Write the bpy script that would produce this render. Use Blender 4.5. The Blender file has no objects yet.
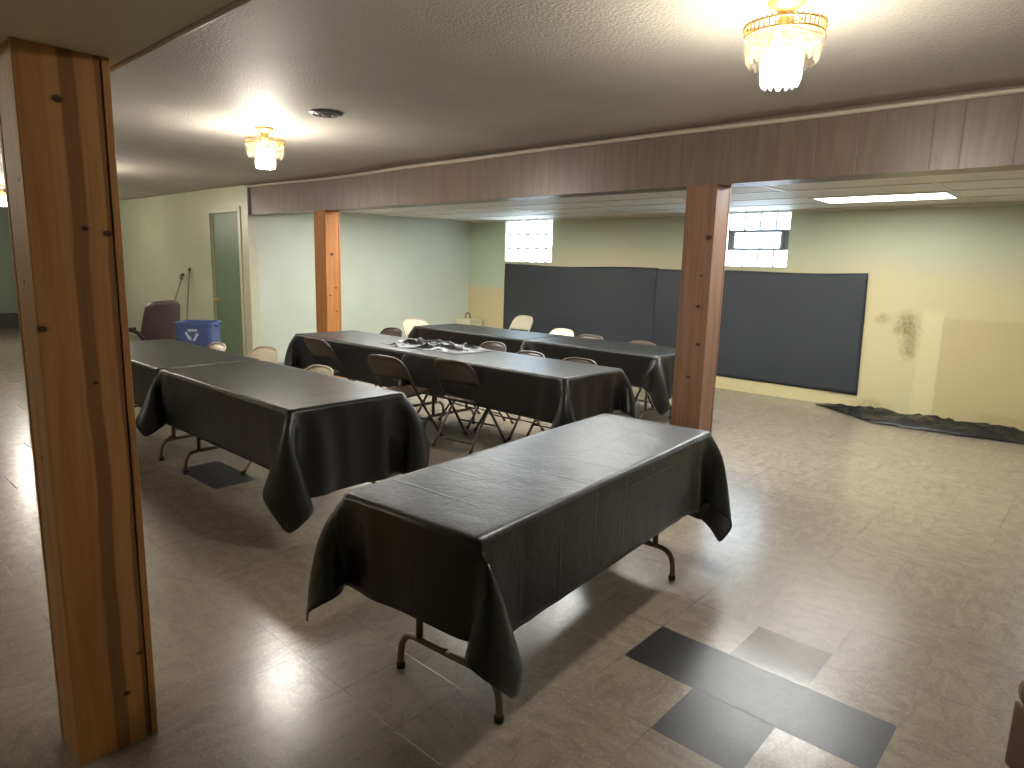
import bpy, bmesh, math, random
import numpy as np
from mathutils import Vector, Matrix, noise as mnoise
random.seed(7)
R = math.radians
PI = math.pi
scene = bpy.context.scene
col = scene.collection

# ------------------------------------------------------------------ helpers
def link(o, parent=None):
    col.objects.link(o)
    if parent is not None:
        o.parent = parent
    return o

def obj(name, bm, mat, parent=None, smooth=False, bevel=0.0, autosmooth=None):
    me = bpy.data.meshes.new(name)
    bm.normal_update()
    bm.to_mesh(me)
    bm.free()
    for m in (mat if isinstance(mat, (list, tuple)) else [mat]):
        me.materials.append(m)
    if smooth:
        for p in me.polygons:
            p.use_smooth = True
    o = bpy.data.objects.new(name, me)
    link(o, parent)
    if bevel > 0:
        b = o.modifiers.new('bevel', 'BEVEL')
        b.width = bevel
        b.segments = 2
        b.limit_method = 'ANGLE'
        b.angle_limit = R(40)
    return o

def thing(name, label, cat, loc=(0, 0, 0), rz=0.0, group=None):
    o = bpy.data.objects.new(name, None)
    o.empty_display_size = 0.1
    link(o)
    o.location = loc
    o.rotation_euler = (0, 0, rz)
    return tag(o, label, cat, group)

def tag(o, label, cat, group=None):
    o['label'] = label
    o['category'] = cat
    if group:
        o['group'] = group
    return o

def struct(name, bm, mat, parent=None, **k):
    o = obj(name, bm, mat, parent, **k)
    if parent is None:
        o['kind'] = 'structure'
    return o

def dup(root, loc, rz, label, group=None):
    def rec(o, parent):
        c = o.copy()
        col.objects.link(c)
        c.parent = parent
        for ch in o.children:
            rec(ch, c)
        return c
    r = rec(root, None)
    r.location = loc
    r.rotation_euler = (0, 0, rz)
    r['label'] = label
    if group:
        r['group'] = group
    return r

def box(bm, x0, x1, y0, y1, z0, z1, mi=0):
    v = [bm.verts.new(p) for p in ((x0, y0, z0), (x1, y0, z0), (x1, y1, z0), (x0, y1, z0),
                                   (x0, y0, z1), (x1, y0, z1), (x1, y1, z1), (x0, y1, z1))]
    for f in ((0, 3, 2, 1), (4, 5, 6, 7), (0, 1, 5, 4), (1, 2, 6, 5), (2, 3, 7, 6), (3, 0, 4, 7)):
        fc = bm.faces.new([v[i] for i in f])
        fc.material_index = mi
    return v

def boxm(*a):
    bm = bmesh.new()
    box(bm, *a)
    return bm

def smooth_path(pts, n=6):
    """Catmull-Rom through the points."""
    P = [Vector(p) for p in pts]
    P = [P[0] * 2 - P[1]] + P + [P[-1] * 2 - P[-2]]
    out = []
    for i in range(1, len(P) - 2):
        for k in range(n):
            t = k / n
            a, b, c, d = P[i - 1], P[i], P[i + 1], P[i + 2]
            out.append(0.5 * ((2 * b) + (c - a) * t + (2 * a - 5 * b + 4 * c - d) * t * t + (3 * b - a - 3 * c + d) * t ** 3))
    out.append(P[-2].copy())
    return out

def tube(bm, pts, r, n=8, caps=True, closed=False):
    pts = [Vector(p) for p in pts]
    rings = []
    up = None
    N = len(pts)
    for i, p in enumerate(pts):
        if closed:
            d = (pts[(i + 1) % N] - pts[i - 1])
        else:
            d = pts[min(i + 1, N - 1)] - pts[max(i - 1, 0)]
        d.normalize()
        if up is None:
            up = Vector((0, 0, 1)) if abs(d.z) < 0.9 else Vector((1, 0, 0))
        s = d.cross(up)
        s.normalize()
        up = s.cross(d)
        up.normalize()
        rr = r[i] if isinstance(r, (list, tuple)) else r
        rings.append([bm.verts.new(p + (s * math.cos(a) + up * math.sin(a)) * rr)
                      for a in (2 * PI * k / n for k in range(n))])
    m = N if closed else N - 1
    for i in range(m):
        a, b = rings[i], rings[(i + 1) % N]
        for k in range(n):
            bm.faces.new((a[k], a[(k + 1) % n], b[(k + 1) % n], b[k]))
    if caps and not closed:
        bm.faces.new(rings[0][::-1])
        bm.faces.new(rings[-1])

def lathe(bm, prof, n=32, cx=0, cy=0, caps=True):
    rings = []
    for r, z in prof:
        if r < 1e-5:
            rings.append([bm.verts.new((cx, cy, z))])
        else:
            rings.append([bm.verts.new((cx + r * math.cos(2 * PI * k / n), cy + r * math.sin(2 * PI * k / n), z)) for k in range(n)])
    for a, b in zip(rings, rings[1:]):
        for k in range(n):
            k2 = (k + 1) % n
            if len(a) == 1 and len(b) == 1:
                continue
            if len(a) == 1:
                bm.faces.new((a[0], b[k2], b[k]))
            elif len(b) == 1:
                bm.faces.new((a[k], a[k2], b[0]))
            else:
                bm.faces.new((a[k], a[k2], b[k2], b[k]))

def grid_sheet(bm, fn, nu, nv, mi=0, uv=None):
    V = [[bm.verts.new(fn(i / nu, j / nv)) for j in range(nv + 1)] for i in range(nu + 1)]
    for i in range(nu):
        for j in range(nv):
            f = bm.faces.new((V[i][j], V[i + 1][j], V[i + 1][j + 1], V[i][j + 1]))
            f.material_index = mi
    return V

def shell(o, t, offset=-1.0):
    s = o.modifiers.new('thickness', 'SOLIDIFY')
    s.thickness = t
    s.offset = offset
    return o

def subsurf(o, n=1):
    s = o.modifiers.new('subdiv', 'SUBSURF')
    s.levels = n
    s.render_levels = n
    return o

# ------------------------------------------------------------------ materials
def srgb(r, g, b):
    f = lambda c: (c / 255 / 12.92) if c / 255 <= 0.04045 else ((c / 255 + 0.055) / 1.055) ** 2.4
    return (f(r), f(g), f(b), 1.0)

class NT:
    """small node-tree builder"""
    def __init__(self, name):
        self.m = bpy.data.materials.new(name)
        self.m.use_nodes = True
        self.t = self.m.node_tree
        self.t.nodes.clear()
        self.out = self.t.nodes.new('ShaderNodeOutputMaterial')
    def n(self, typ, **k):
        nd = self.t.nodes.new(typ)
        ins = k.pop('ins', {})
        for a, b in k.items():
            setattr(nd, a, b)
        for a, b in ins.items():
            s = nd.inputs[a]
            if hasattr(b, 'is_linked'):
                self.t.links.new(b, s)
            else:
                s.default_value = b
        return nd
    def coord(self, kind='Object'):
        return self.n('ShaderNodeTexCoord').outputs[kind]
    def pos(self):
        return self.n('ShaderNodeNewGeometry').outputs['Position']
    def math(self, op, a, b=0.0, c=0.0, clamp=False):
        nd = self.n('ShaderNodeMath', operation=op, use_clamp=clamp)
        for i, v in enumerate((a, b, c)):
            if hasattr(v, 'is_linked'):
                self.t.links.new(v, nd.inputs[i])
            else:
                nd.inputs[i].default_value = v
        return nd.outputs[0]
    def sep(self, v):
        return self.n('ShaderNodeSeparateXYZ', ins={0: v}).outputs
    def comb(self, x, y, z):
        return self.n('ShaderNodeCombineXYZ', ins={0: x, 1: y, 2: z}).outputs[0]
    def scale(self, v, s):
        return self.n('ShaderNodeVectorMath', operation='MULTIPLY', ins={0: v, 1: s}).outputs[0]
    def noise(self, v, scale=5, detail=3, rough=0.5, dist=0.0, out='Fac'):
        return self.n('ShaderNodeTexNoise', ins={'Vector': v, 'Scale': scale, 'Detail': detail, 'Roughness': rough, 'Distortion': dist}).outputs[out]
    def mix(self, f, a, b, blend='MIX'):
        nd = self.n('ShaderNodeMix', data_type='RGBA', blend_type=blend)
        for i, v in ((0, f), (6, a), (7, b)):
            if hasattr(v, 'is_linked'):
                self.t.links.new(v, nd.inputs[i])
            else:
                nd.inputs[i].default_value = v
        return nd.outputs[2]
    def step(self, v, lo, hi, invert=False):
        nd = self.n('ShaderNodeMapRange', interpolation_type='SMOOTHSTEP',
                    ins={0: v, 1: lo, 2: hi, 3: 1.0 if invert else 0.0, 4: 0.0 if invert else 1.0})
        return nd.outputs[0]
    def bump(self, h, strength=0.3, dist=0.01, normal=None):
        nd = self.n('ShaderNodeBump', ins={'Strength': strength, 'Distance': dist, 'Height': h})
        if normal is not None:
            self.t.links.new(normal, nd.inputs['Normal'])
        return nd.outputs[0]
    def bsdf(self, base, rough=0.5, metal=0.0, normal=None, spec=0.5, **extra):
        ins = {'Base Color': base, 'Roughness': rough, 'Metallic': metal, 'Specular IOR Level': spec}
        if normal is not None:
            ins['Normal'] = normal
        ins.update(extra)
        return self.n('ShaderNodeBsdfPrincipled', ins=ins)
    def done(self, sh):
        self.t.links.new(sh.outputs[0] if hasattr(sh, 'outputs') else sh, self.out.inputs['Surface'])
        return self.m

def plain(name, c, rough=0.5, metal=0.0, spec=0.5, bump=0.0, bscale=60, vary=0.12):
    t = NT(name)
    co = t.coord()
    n = t.noise(co, bscale * 0.15, 4, 0.6)
    dark = tuple(x * (1 - vary) for x in c[:3]) + (1,)
    lite = tuple(min(1, x * (1 + vary)) for x in c[:3]) + (1,)
    base = t.mix(n, dark, lite)
    nr = None
    if bump:
        nr = t.bump(t.noise(co, bscale, 3, 0.6), bump, 0.004)
    return t.done(t.bsdf(base, rough, metal, nr, spec))

TX, TY, TS = -1.2894, 2.4465, 0.3048        # floor tile grid

def mat_floor(name, c1, c2, c3, rlo, rhi, seam=True):
    t = NT(name)
    p = t.pos()
    s = t.sep(p)
    u = t.math('DIVIDE', t.math('SUBTRACT', s[0], TX), TS)
    v = t.math('DIVIDE', t.math('SUBTRACT', s[1], TY), TS)
    cell = t.comb(t.math('FLOOR', u), t.math('FLOOR', v), 0.0)
    wn = t.n('ShaderNodeTexWhiteNoise', noise_dimensions='3D', ins={0: cell}).outputs['Value']
    # marbling: each tile turned and shifted by its own number
    mp = t.n('ShaderNodeVectorRotate', rotation_type='Z_AXIS', ins={0: p, 3: t.math('MULTIPLY', t.math('FLOOR', t.math('MULTIPLY', wn, 4.0)), PI / 2)}).outputs[0]
    mv = t.scale(mp, (1.0, 2.2, 1.0))
    mar = t.noise(mv, 9.0, 6, 0.68, 0.7)
    spk = t.noise(p, 75.0, 3, 0.6)
    wear = t.noise(p, 0.9, 4, 0.6)
    base = t.mix(t.step(mar, 0.3, 0.72), c1, c2)
    base = t.mix(t.math('MULTIPLY', t.step(spk, 0.52, 0.72), 0.55), base, c3)
    base = t.mix(t.math('MULTIPLY', wn, 0.16), base, (c1[0] * .55, c1[1] * .55, c1[2] * .55, 1))
    base = t.mix(t.math('MULTIPLY', t.step(wear, 0.5, 0.8), 0.22), base, (c1[0] * .5, c1[1] * .47, c1[2] * .42, 1))
    rough = t.math('ADD', rlo, t.math('MULTIPLY', t.math('ADD', t.math('MULTIPLY', mar, 0.5), t.math('MULTIPLY', wear, 0.5)), rhi - rlo))
    h = t.math('ADD', t.math('MULTIPLY', t.noise(p, 38, 3, 0.65), 0.5), t.math('MULTIPLY', t.noise(p, 5.0, 2, 0.5), 1.6))
    if seam:
        fu = t.math('PINGPONG', u, 0.5)
        fv = t.math('PINGPONG', v, 0.5)
        d = t.math('MINIMUM', fu, fv)
        ln = t.step(d, 0.002, 0.0095, invert=True)
        k = t.step(t.noise(p, 1.3, 3, 0.6), 0.48, 0.68)
        ln = t.math('MULTIPLY', ln, t.math('ADD', 0.06, t.math('MULTIPLY', k, 0.7)))
        base = t.mix(ln, base, srgb(45, 38, 30))
        h = t.math('SUBTRACT', h, t.math('MULTIPLY', ln, 1.5))
        # each tile lies with its own tiny tilt
        h = t.math('ADD', h, t.math('MULTIPLY', t.math('MULTIPLY', t.math('SUBTRACT', wn, 0.5), t.math('ADD', fu, fv)), 4.0))
    return t.done(t.bsdf(base, rough, 0.0, t.bump(h, 0.16, 0.004), 0.55))

def mat_wood(name, stripe_x=None, stripe_y=None, seam_shade_y=None, knots=(), c=(150, 100, 55), dk=(88, 52, 30)):
    """knotty pine boards; stripes: darker heartwood running up the board, and a painted seam shadow"""
    t = NT(name)
    co = t.coord()
    g = t.scale(co, (14, 14, 0.55))
    w = t.noise(g, 2.0, 5, 0.6, 0.8)
    fine = t.noise(t.scale(co, (160, 160, 3)), 1.0, 3, 0.6)
    base = t.mix(t.step(w, 0.3, 0.75), srgb(*c), srgb(int(c[0] * .86), int(c[1] * .8), int(c[2] * .72)))
    base = t.mix(t.math('MULTIPLY', fine, 0.25), base, srgb(*dk))
    s = t.sep(co)
    wob = t.math('MULTIPLY', t.math('SUBTRACT', t.noise(t.scale(co, (0, 0, 1)), 1.6, 2, 0.5), 0.5), 0.05)
    for ax, st in ((0, stripe_x), (1, stripe_y), (1, seam_shade_y)):  # the last band paints in the shadow along a board seam
        if st is None:
            continue
        cen, half = st
        d = t.math('ABSOLUTE', t.math('SUBTRACT', t.math('ADD', s[ax], wob), cen))
        base = t.mix(t.math('MULTIPLY', t.step(d, half * 0.75, half * 1.15, invert=True), 0.75), base, srgb(*dk))
    for (kx, ky, kz, kr) in knots:
        dv = t.n('ShaderNodeVectorMath', operation='SUBTRACT', ins={0: co, 1: (kx, ky, kz)}).outputs[0]
        dv = t.scale(dv, (1, 1, 1.5))
        ln = t.n('ShaderNodeVectorMath', operation='LENGTH', ins={0: dv}).outputs['Value']
        ln = t.math('ADD', ln, t.math('MULTIPLY', t.math('SUBTRACT', t.noise(co, 30, 2), 0.5), kr * 0.7))
        base = t.mix(t.math('MULTIPLY', t.step(ln, kr * 0.5, kr * 1.8, invert=True), 0.35), base, srgb(*dk))
        base = t.mix(t.math('MULTIPLY', t.step(ln, kr * 0.55, kr * 0.95, invert=True), 0.9), base, srgb(52, 28, 16))
    return t.done(t.bsdf(base, 0.55, 0, t.bump(w, 0.1, 0.002), 0.25))

def mat_ceiling():
    t = NT('stippled_ceiling_paint')
    p = t.pos()
    n = t.noise(p, 55, 4, 0.7)
    n2 = t.n('ShaderNodeTexVoronoi', ins={'Vector': p, 'Scale': 70}).outputs['Distance']
    big = t.noise(p, 0.8, 3, 0.55)
    base = t.mix(t.step(big, 0.35, 0.7), srgb(188, 184, 177), srgb(174, 170, 162))
    h = t.math('ADD', t.math('MULTIPLY', n, 1.0), t.math('MULTIPLY', n2, 0.8))
    return t.done(t.bsdf(base, 0.6, 0, t.bump(h, 0.45, 0.006), 0.3))

def mat_backwall():
    t = NT('patched_yellow_green_masonry')
    p = t.pos()
    s = t.sep(p)
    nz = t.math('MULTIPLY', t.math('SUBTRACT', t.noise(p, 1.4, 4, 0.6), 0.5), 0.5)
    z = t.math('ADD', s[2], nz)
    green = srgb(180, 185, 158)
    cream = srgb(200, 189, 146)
    base = t.mix(t.step(z, 1.35, 1.95), cream, green)  # cream low down, blending into green above with a noisy border
    # left of the curtain the old paint is greyer green over pinkish plaster
    zl = t.math('ADD', s[2], t.math('MULTIPLY', t.math('SUBTRACT', t.noise(p, 5, 3, 0.6), 0.5), 0.12))
    lm = t.step(s[0], -7.9, -7.78, invert=True)
    left = t.mix(t.step(zl, 1.12, 1.2), srgb(196, 182, 140), srgb(176, 190, 165))
    base = t.mix(lm, base, left)
    # ochre patch on the right with a paler strip at its left side
    e = t.math('MULTIPLY', t.math('SUBTRACT', t.noise(p, 7, 3, 0.6), 0.5), 0.06)
    px = t.step(t.math('ADD', s[0], e), -1.40, -1.37)
    pz = t.step(t.math('ADD', s[2], e), 1.09, 1.13, invert=True)
    base = t.mix(t.math('MULTIPLY', px, pz), base, srgb(192, 178, 132))
    bx = t.math('MULTIPLY', t.step(t.math('ADD', s[0], e), -1.62, -1.55), t.step(t.math('ADD', s[0], e), -1.41, -1.37, invert=True))
    base = t.mix(t.math('MULTIPLY', t.math('MULTIPLY', bx, t.step(s[2], 1.1, 1.25, invert=True)), 0.6), base, srgb(218, 206, 160))
    # dark damp stain
    def blob(cx, cz, rx, rz, amt, c):
        nonlocal base
        dx = t.math('DIVIDE', t.math('SUBTRACT', s[0], cx), rx)
        dz = t.math('DIVIDE', t.math('SUBTRACT', s[2], cz), rz)
        d = t.math('SQRT', t.math('ADD', t.math('MULTIPLY', dx, dx), t.math('MULTIPLY', dz, dz)))
        d = t.math('ADD', d, t.math('MULTIPLY', t.math('SUBTRACT', t.noise(p, 9, 5, 0.7), 0.5), 1.5))
        m = t.step(d, 0.1, 1.15, invert=True)
        m = t.math('MULTIPLY', m, t.math('ADD', 0.45, t.math('MULTIPLY', t.step(t.noise(p, 24, 4, 0.7), 0.3, 0.65), 0.55)))
        base = t.mix(t.math('MULTIPLY', m, amt), base, c)
    blob(-1.72, 1.02, 0.17, 0.17, 0.75, srgb(112, 94, 58))
    blob(-1.68, 0.80, 0.10, 0.24, 0.7, srgb(124, 106, 66))
    blob(-1.97, 1.06, 0.11, 0.09, 0.6, srgb(140, 124, 82))
    blob(-2.0, 0.06, 0.25, 0.10, 0.55, srgb(140, 120, 75))
    blob(-0.75, 0.09, 0.35, 0.08, 0.4, srgb(150, 130, 85))
    blob(-5.6, 0.05, 2.5, 0.06, 0.5, srgb(140, 122, 84))
    br = t.n('ShaderNodeTexBrick', ins={'Vector': t.comb(s[0], s[2], 0.0), 'Scale': 1.0, 'Mortar Size': 0.006, 'Brick Width': 0.4, 'Row Height': 0.2}).outputs['Fac']
    h = t.math('SUBTRACT', t.noise(p, 30, 4, 0.6), t.math('MULTIPLY', br, 0.35))
    return t.done(t.bsdf(base, 0.45, 0, t.bump(h, 0.25, 0.006), 0.4))

def mat_wall(name, c, c2, rough=0.35, spec=0.45):
    t = NT(name)
    p = t.pos()
    base = t.mix(t.step(t.noise(p, 0.9, 4, 0.6), 0.35, 0.7), c, c2)
    h = t.noise(p, 26, 4, 0.6)
    return t.done(t.bsdf(base, rough, 0, t.bump(h, 0.2, 0.005), spec))

def mat_panel():
    t = NT('brown_grooved_panelling')
    p = t.pos()
    s = t.sep(p)
    g = t.noise(t.scale(p, (9, 9, 0.7)), 2.2, 5, 0.65, 0.6)
    base = t.mix(t.step(g, 0.3, 0.75), srgb(124, 106, 95), srgb(108, 90, 80))
    # irregular plank grooves
    a = t.math('PINGPONG', t.math('DIVIDE', s[0], 0.4064), 0.5)
    b = t.math('PINGPONG', t.math('ADD', t.math('DIVIDE', s[0], 0.4064), 0.37), 0.5)
    d = t.math('MINIMUM', a, b)
    ln = t.step(d, 0.004, 0.011, invert=True)
    base = t.mix(t.math('MULTIPLY', ln, 0.3), base, srgb(66, 50, 42))
    h = t.math('SUBTRACT', t.math('MULTIPLY', g, 0.3), ln)
    return t.done(t.bsdf(base, t.math('ADD', 0.3, t.math('MULTIPLY', g, 0.12)), 0, t.bump(h, 0.25, 0.004), 0.45))

def mat_cloth(name='black_plastic_cloth', crease=True):
    t = NT(name)
    uv = t.coord('UV')
    co = t.coord()
    s = t.sep(uv)
    h = t.math('MULTIPLY', t.noise(uv, 7, 5, 0.65, 0.4), 0.5)
    h = t.math('ADD', h, t.math('MULTIPLY', t.noise(uv, 26, 3, 0.6, 0.5), 0.16))
    h = t.math('ADD', h, t.math('MULTIPLY', t.noise(uv, 80, 2, 0.5), 0.05))
    if crease:
        # packing folds: real relief lines in the sheet
        fu = t.math('PINGPONG', t.math('DIVIDE', s[0], 0.2286), 0.5)
        fv = t.math('PINGPONG', t.math('DIVIDE', t.math('ADD', s[1], 0.03), 0.3429), 0.5)
        lu = t.step(fu, 0.0, 0.045, invert=True)
        lv = t.step(fv, 0.0, 0.03, invert=True)
        k = t.step(t.noise(uv, 1.7, 2, 0.5), 0.38, 0.6)
        h = t.math('ADD', h, t.math('MULTIPLY', t.math('MAXIMUM', lu, lv), t.math('ADD', 0.02, t.math('MULTIPLY', k, 0.10))))
        h = t.math('ADD', h, t.math('MULTIPLY', fu, 0.2))
    lo, hi = (srgb(20, 20, 20), srgb(25, 25, 25)) if crease else (srgb(42, 46, 51), srgb(49, 53, 58))
    base = t.mix(t.noise(co, 3, 3), lo, hi)
    return t.done(t.bsdf(base, 0.37 if crease else 0.5, 0, t.bump(h, 0.6, 0.012), 0.5 if crease else 0.5))

def mat_crystal():
    t = NT('lit_crystal')
    tr = t.n('ShaderNodeBsdfTransparent', ins={0: (0.84, 0.80, 0.72, 1)})
    tl = t.n('ShaderNodeBsdfTranslucent', ins={0: (0.5, 0.48, 0.44, 1)})
    gl = t.n('ShaderNodeBsdfGlossy', ins={0: (1, 1, 1, 1), 1: 0.08})
    m1 = t.n('ShaderNodeMixShader', ins={0: 0.06, 1: tr.outputs[0], 2: tl.outputs[0]})
    m2 = t.n('ShaderNodeMixShader', ins={0: 0.07, 1: m1.outputs[0], 2: gl.outputs[0]})
    return t.done(m2)

def mat_block():
    t = NT('glass_block')
    p = t.coord()
    bp = t.bump(t.noise(p, 18, 3, 0.6), 0.6, 0.02)
    tr = t.n('ShaderNodeBsdfTransparent', ins={0: (0.93, 0.97, 1.0, 1)})
    tl = t.n('ShaderNodeBsdfTranslucent', ins={0: (0.9, 0.95, 0.98, 1)})
    gl = t.n('ShaderNodeBsdfGlossy', ins={0: (1, 1, 1, 1), 1: 0.12, 'Normal': bp})
    m1 = t.n('ShaderNodeMixShader', ins={0: 0.4, 1: tr.outputs[0], 2: tl.outputs[0]})
    m2 = t.n('ShaderNodeMixShader', ins={0: 0.08, 1: m1.outputs[0], 2: gl.outputs[0]})
    return t.done(m2)

def emit(name, c, s):
    t = NT(name)
    return t.done(t.n('ShaderNodeEmission', ins={0: c, 1: s}))

M = {}
M['floor'] = mat_floor('beige_vinyl_tile', srgb(144, 133, 117), srgb(122, 111, 96), srgb(168, 158, 142), 0.16, 0.33)
M['floor_dark'] = mat_floor('black_vinyl_tile', srgb(44, 43, 42), srgb(36, 35, 34), srgb(62, 61, 58), 0.24, 0.40)
M['floor_grey'] = mat_floor('grey_vinyl_tile', srgb(112, 104, 92), srgb(94, 86, 75), srgb(126, 118, 106), 0.11, 0.28)
M['ceiling'] = mat_ceiling()
M['soffit'] = mat_wall('soffit_paint', srgb(228, 224, 206), srgb(220, 214, 194), 0.5)
M['tile_ceiling'] = mat_wall('ceiling_panel', srgb(222, 220, 212), srgb(212, 210, 200), 0.6)
M['white_metal'] = plain('white_enamel', srgb(222, 220, 208), 0.4)
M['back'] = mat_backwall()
M['mint'] = mat_wall('mint_wall_paint', srgb(196, 203, 188), srgb(188, 196, 180), 0.38)
M['sage'] = mat_wall('pale_sage_wall_paint', srgb(198, 202, 176), srgb(188, 193, 166), 0.30, 0.5)
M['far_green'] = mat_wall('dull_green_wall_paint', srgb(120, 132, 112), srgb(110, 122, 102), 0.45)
M['door'] = plain('green_door_paint', srgb(112, 132, 104), 0.4)
M['casing'] = plain('cream_casing_paint', srgb(196, 194, 168), 0.35)
M['panel'] = mat_panel()
M['trimwhite'] = plain('white_trim_paint', srgb(190, 180, 165), 0.45)
M['cloth'] = mat_cloth()
M['backdrop'] = mat_cloth('dark_backdrop_cloth', False)
M['steel'] = plain('grey_brown_steel_tube', srgb(120, 108, 92), 0.35, 0.6)
M['tabletop'] = plain('brown_laminate', srgb(110, 80, 52), 0.5)
M['chair_tan'] = plain('tan_enamelled_steel', srgb(176, 164, 140), 0.38, 0.0)
M['chair_backlit'] = plain('backlit_beige_steel', srgb(80, 70, 61), 0.35, 0.1)  # beige chair steel darkened, so the backlit look is in the colour
M['chair_cream'] = plain('cream_enamelled_steel', srgb(188, 180, 156), 0.4)
M['rubber'] = plain('dark_rubber', srgb(35, 33, 31), 0.7)
M['gold'] = plain('polished_brass', srgb(216, 182, 112), 0.4, 0.7)
M['crystal'] = mat_crystal()
M['bulb'] = emit('warm_bulb', (1.0, 0.93, 0.78, 1), 2.2)
M['tube'] = emit('fluorescent_diffuser', (1.0, 1.0, 0.95, 1), 3.4)
M['tube_fill'] = emit('unseen_fill_diffuser', (1.0, 1.0, 0.97, 1), 10.0)  # stronger glow for the added panels kept out of sight
M['block'] = mat_block()
M['mortar'] = plain('pale_mortar', srgb(120, 126, 130), 0.7)
M['alu'] = plain('grey_vent_frame', srgb(120, 124, 128), 0.4, 0.3)
M['bin'] = plain('blue_bin_plastic', srgb(74, 90, 138), 0.45)
M['print'] = plain('white_print', srgb(200, 205, 215), 0.6)
M['maroon'] = plain('dark_maroon_upholstery', srgb(62, 44, 42), 0.5, 0, 0.5, 0.15, 200)
M['darkplastic'] = plain('dark_plastic', srgb(38, 34, 32), 0.35)
M['chrome'] = plain('scuffed_chrome', srgb(170, 168, 162), 0.25, 0.9)
M['handlewood'] = plain('grey_broom_handle', srgb(126, 122, 104), 0.5)
M['bristle'] = plain('dark_bristle', srgb(60, 54, 44), 0.8)
M['ventgrey'] = plain('grey_diffuser', srgb(96, 92, 86), 0.45)
M['ventdark'] = plain('dark_diffuser_throat', srgb(42, 40, 38), 0.6)
M['cream_box'] = plain('cream_painted_box', srgb(208, 206, 172), 0.5)
M['brownvinyl'] = plain('brown_vinyl', srgb(104, 84, 66), 0.5, 0, 0.5, 0.2, 150)
M['dark_strip'] = plain('plain_dark_strip', srgb(48, 46, 42), 0.5)

# ------------------------------------------------------------------ room
YB = 4.70            # front face of the panelled beam
ZC = 2.58             # ceiling over the front part
ZD = 2.29             # hung ceiling at the back
YW = 8.37             # back wall
ZB = 2.157           # underside of the beam
XL = -8.684            # left wall of the back part
XR = 4.2
YN = -3.2
XF = -17.0            # far end on the left

# floor: one mesh, tile faces in three tile colours
bm = bmesh.new()
dark_cells = {(0, -1), (1, -1), (2, -1), (1, -2), (-11, -2), (-12, -2)}
grey_cells = {(1, 0)}
special = dark_cells | grey_cells
i0, i1 = math.floor((XF - TX) / TS), math.ceil((XR - TX) / TS)
j0, j1 = math.floor((YN - TY) / TS), math.ceil((YW - TY) / TS)
vc = {}
def fv(i, j):
    if (i, j) not in vc:
        vc[(i, j)] = bm.verts.new((TX + i * TS, TY + j * TS, 0))
    return vc[(i, j)]
for i in range(i0, i1):
    for j in range(j0, j1):
        f = bm.faces.new((fv(i, j), fv(i + 1, j), fv(i + 1, j + 1), fv(i, j + 1)))
        f.material_index = 1 if (i, j) in dark_cells else (2 if (i, j) in grey_cells else 0)
struct('floor', bm, [M['floor'], M['floor_dark'], M['floor_grey']])

# front ceiling, gently uneven plaster
bm = bmesh.new()
def ceil_fn(u, v):
    x = XF + u * (XR - XF)
    y = YN + v * (YB + 0.02 - YN)
    dz = 0.018 * mnoise.noise(Vector((x * 0.45, y * 0.5, 3.1)))
    if x < -3.2:
        dz -= 0.026 * math.exp(-((x + 7.1) / 1.4) ** 2)
    return (x, y, ZC + dz)
grid_sheet(bm, ceil_fn, 90, 34)
o = struct('ceiling', bm, M['ceiling'], smooth=True)
shell(o, 0.08, 1.0)

# hung ceiling of the back part: panels and T-bars
bm = bmesh.new()
box(bm, XL - 1.0, XR, YB + 0.15, YW + 0.05, ZD, ZD + 0.06)
hung = struct('ceiling', bm, M['tile_ceiling'])
bm = bmesh.new()
xs = [-1.25 + 1.22 * k for k in range(-6, 5)]
ys = [7.66 - 0.61 * k for k in range(-1, 5)]
for x in xs:
    box(bm, x - 0.012, x + 0.012, YB + 0.215, YW, ZD - 0.006, ZD + 0.001)
for y in ys:
    if y < YW:
        box(bm, XL - 0.6, XR, y - 0.012, y + 0.012, ZD - 0.0058, ZD + 0.001)
box(bm, XL, XR, YW - 0.025, YW, ZD - 0.025, ZD + 0.001)
struct('trim_1', bm, M['white_metal'])

# back wall with window openings
WINS = [(-7.82, -6.81), (-4.11, -3.105), (-0.1, 0.91)]
WZ0, WZ1 = 1.60, 2.285
bm = bmesh.new()
xp = XL - 0.2
for (a, b) in WINS:
    box(bm, xp, a, YW, YW + 0.22, 0, ZC + 0.1)
    box(bm, a, b, YW, YW + 0.22, 0, WZ0)
    box(bm, a, b, YW, YW + 0.22, WZ1, ZC + 0.1)
    xp = b
box(bm, xp, XR, YW, YW + 0.22, 0, ZC + 0.1)
struct('wall_back', bm, M['back'])

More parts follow.
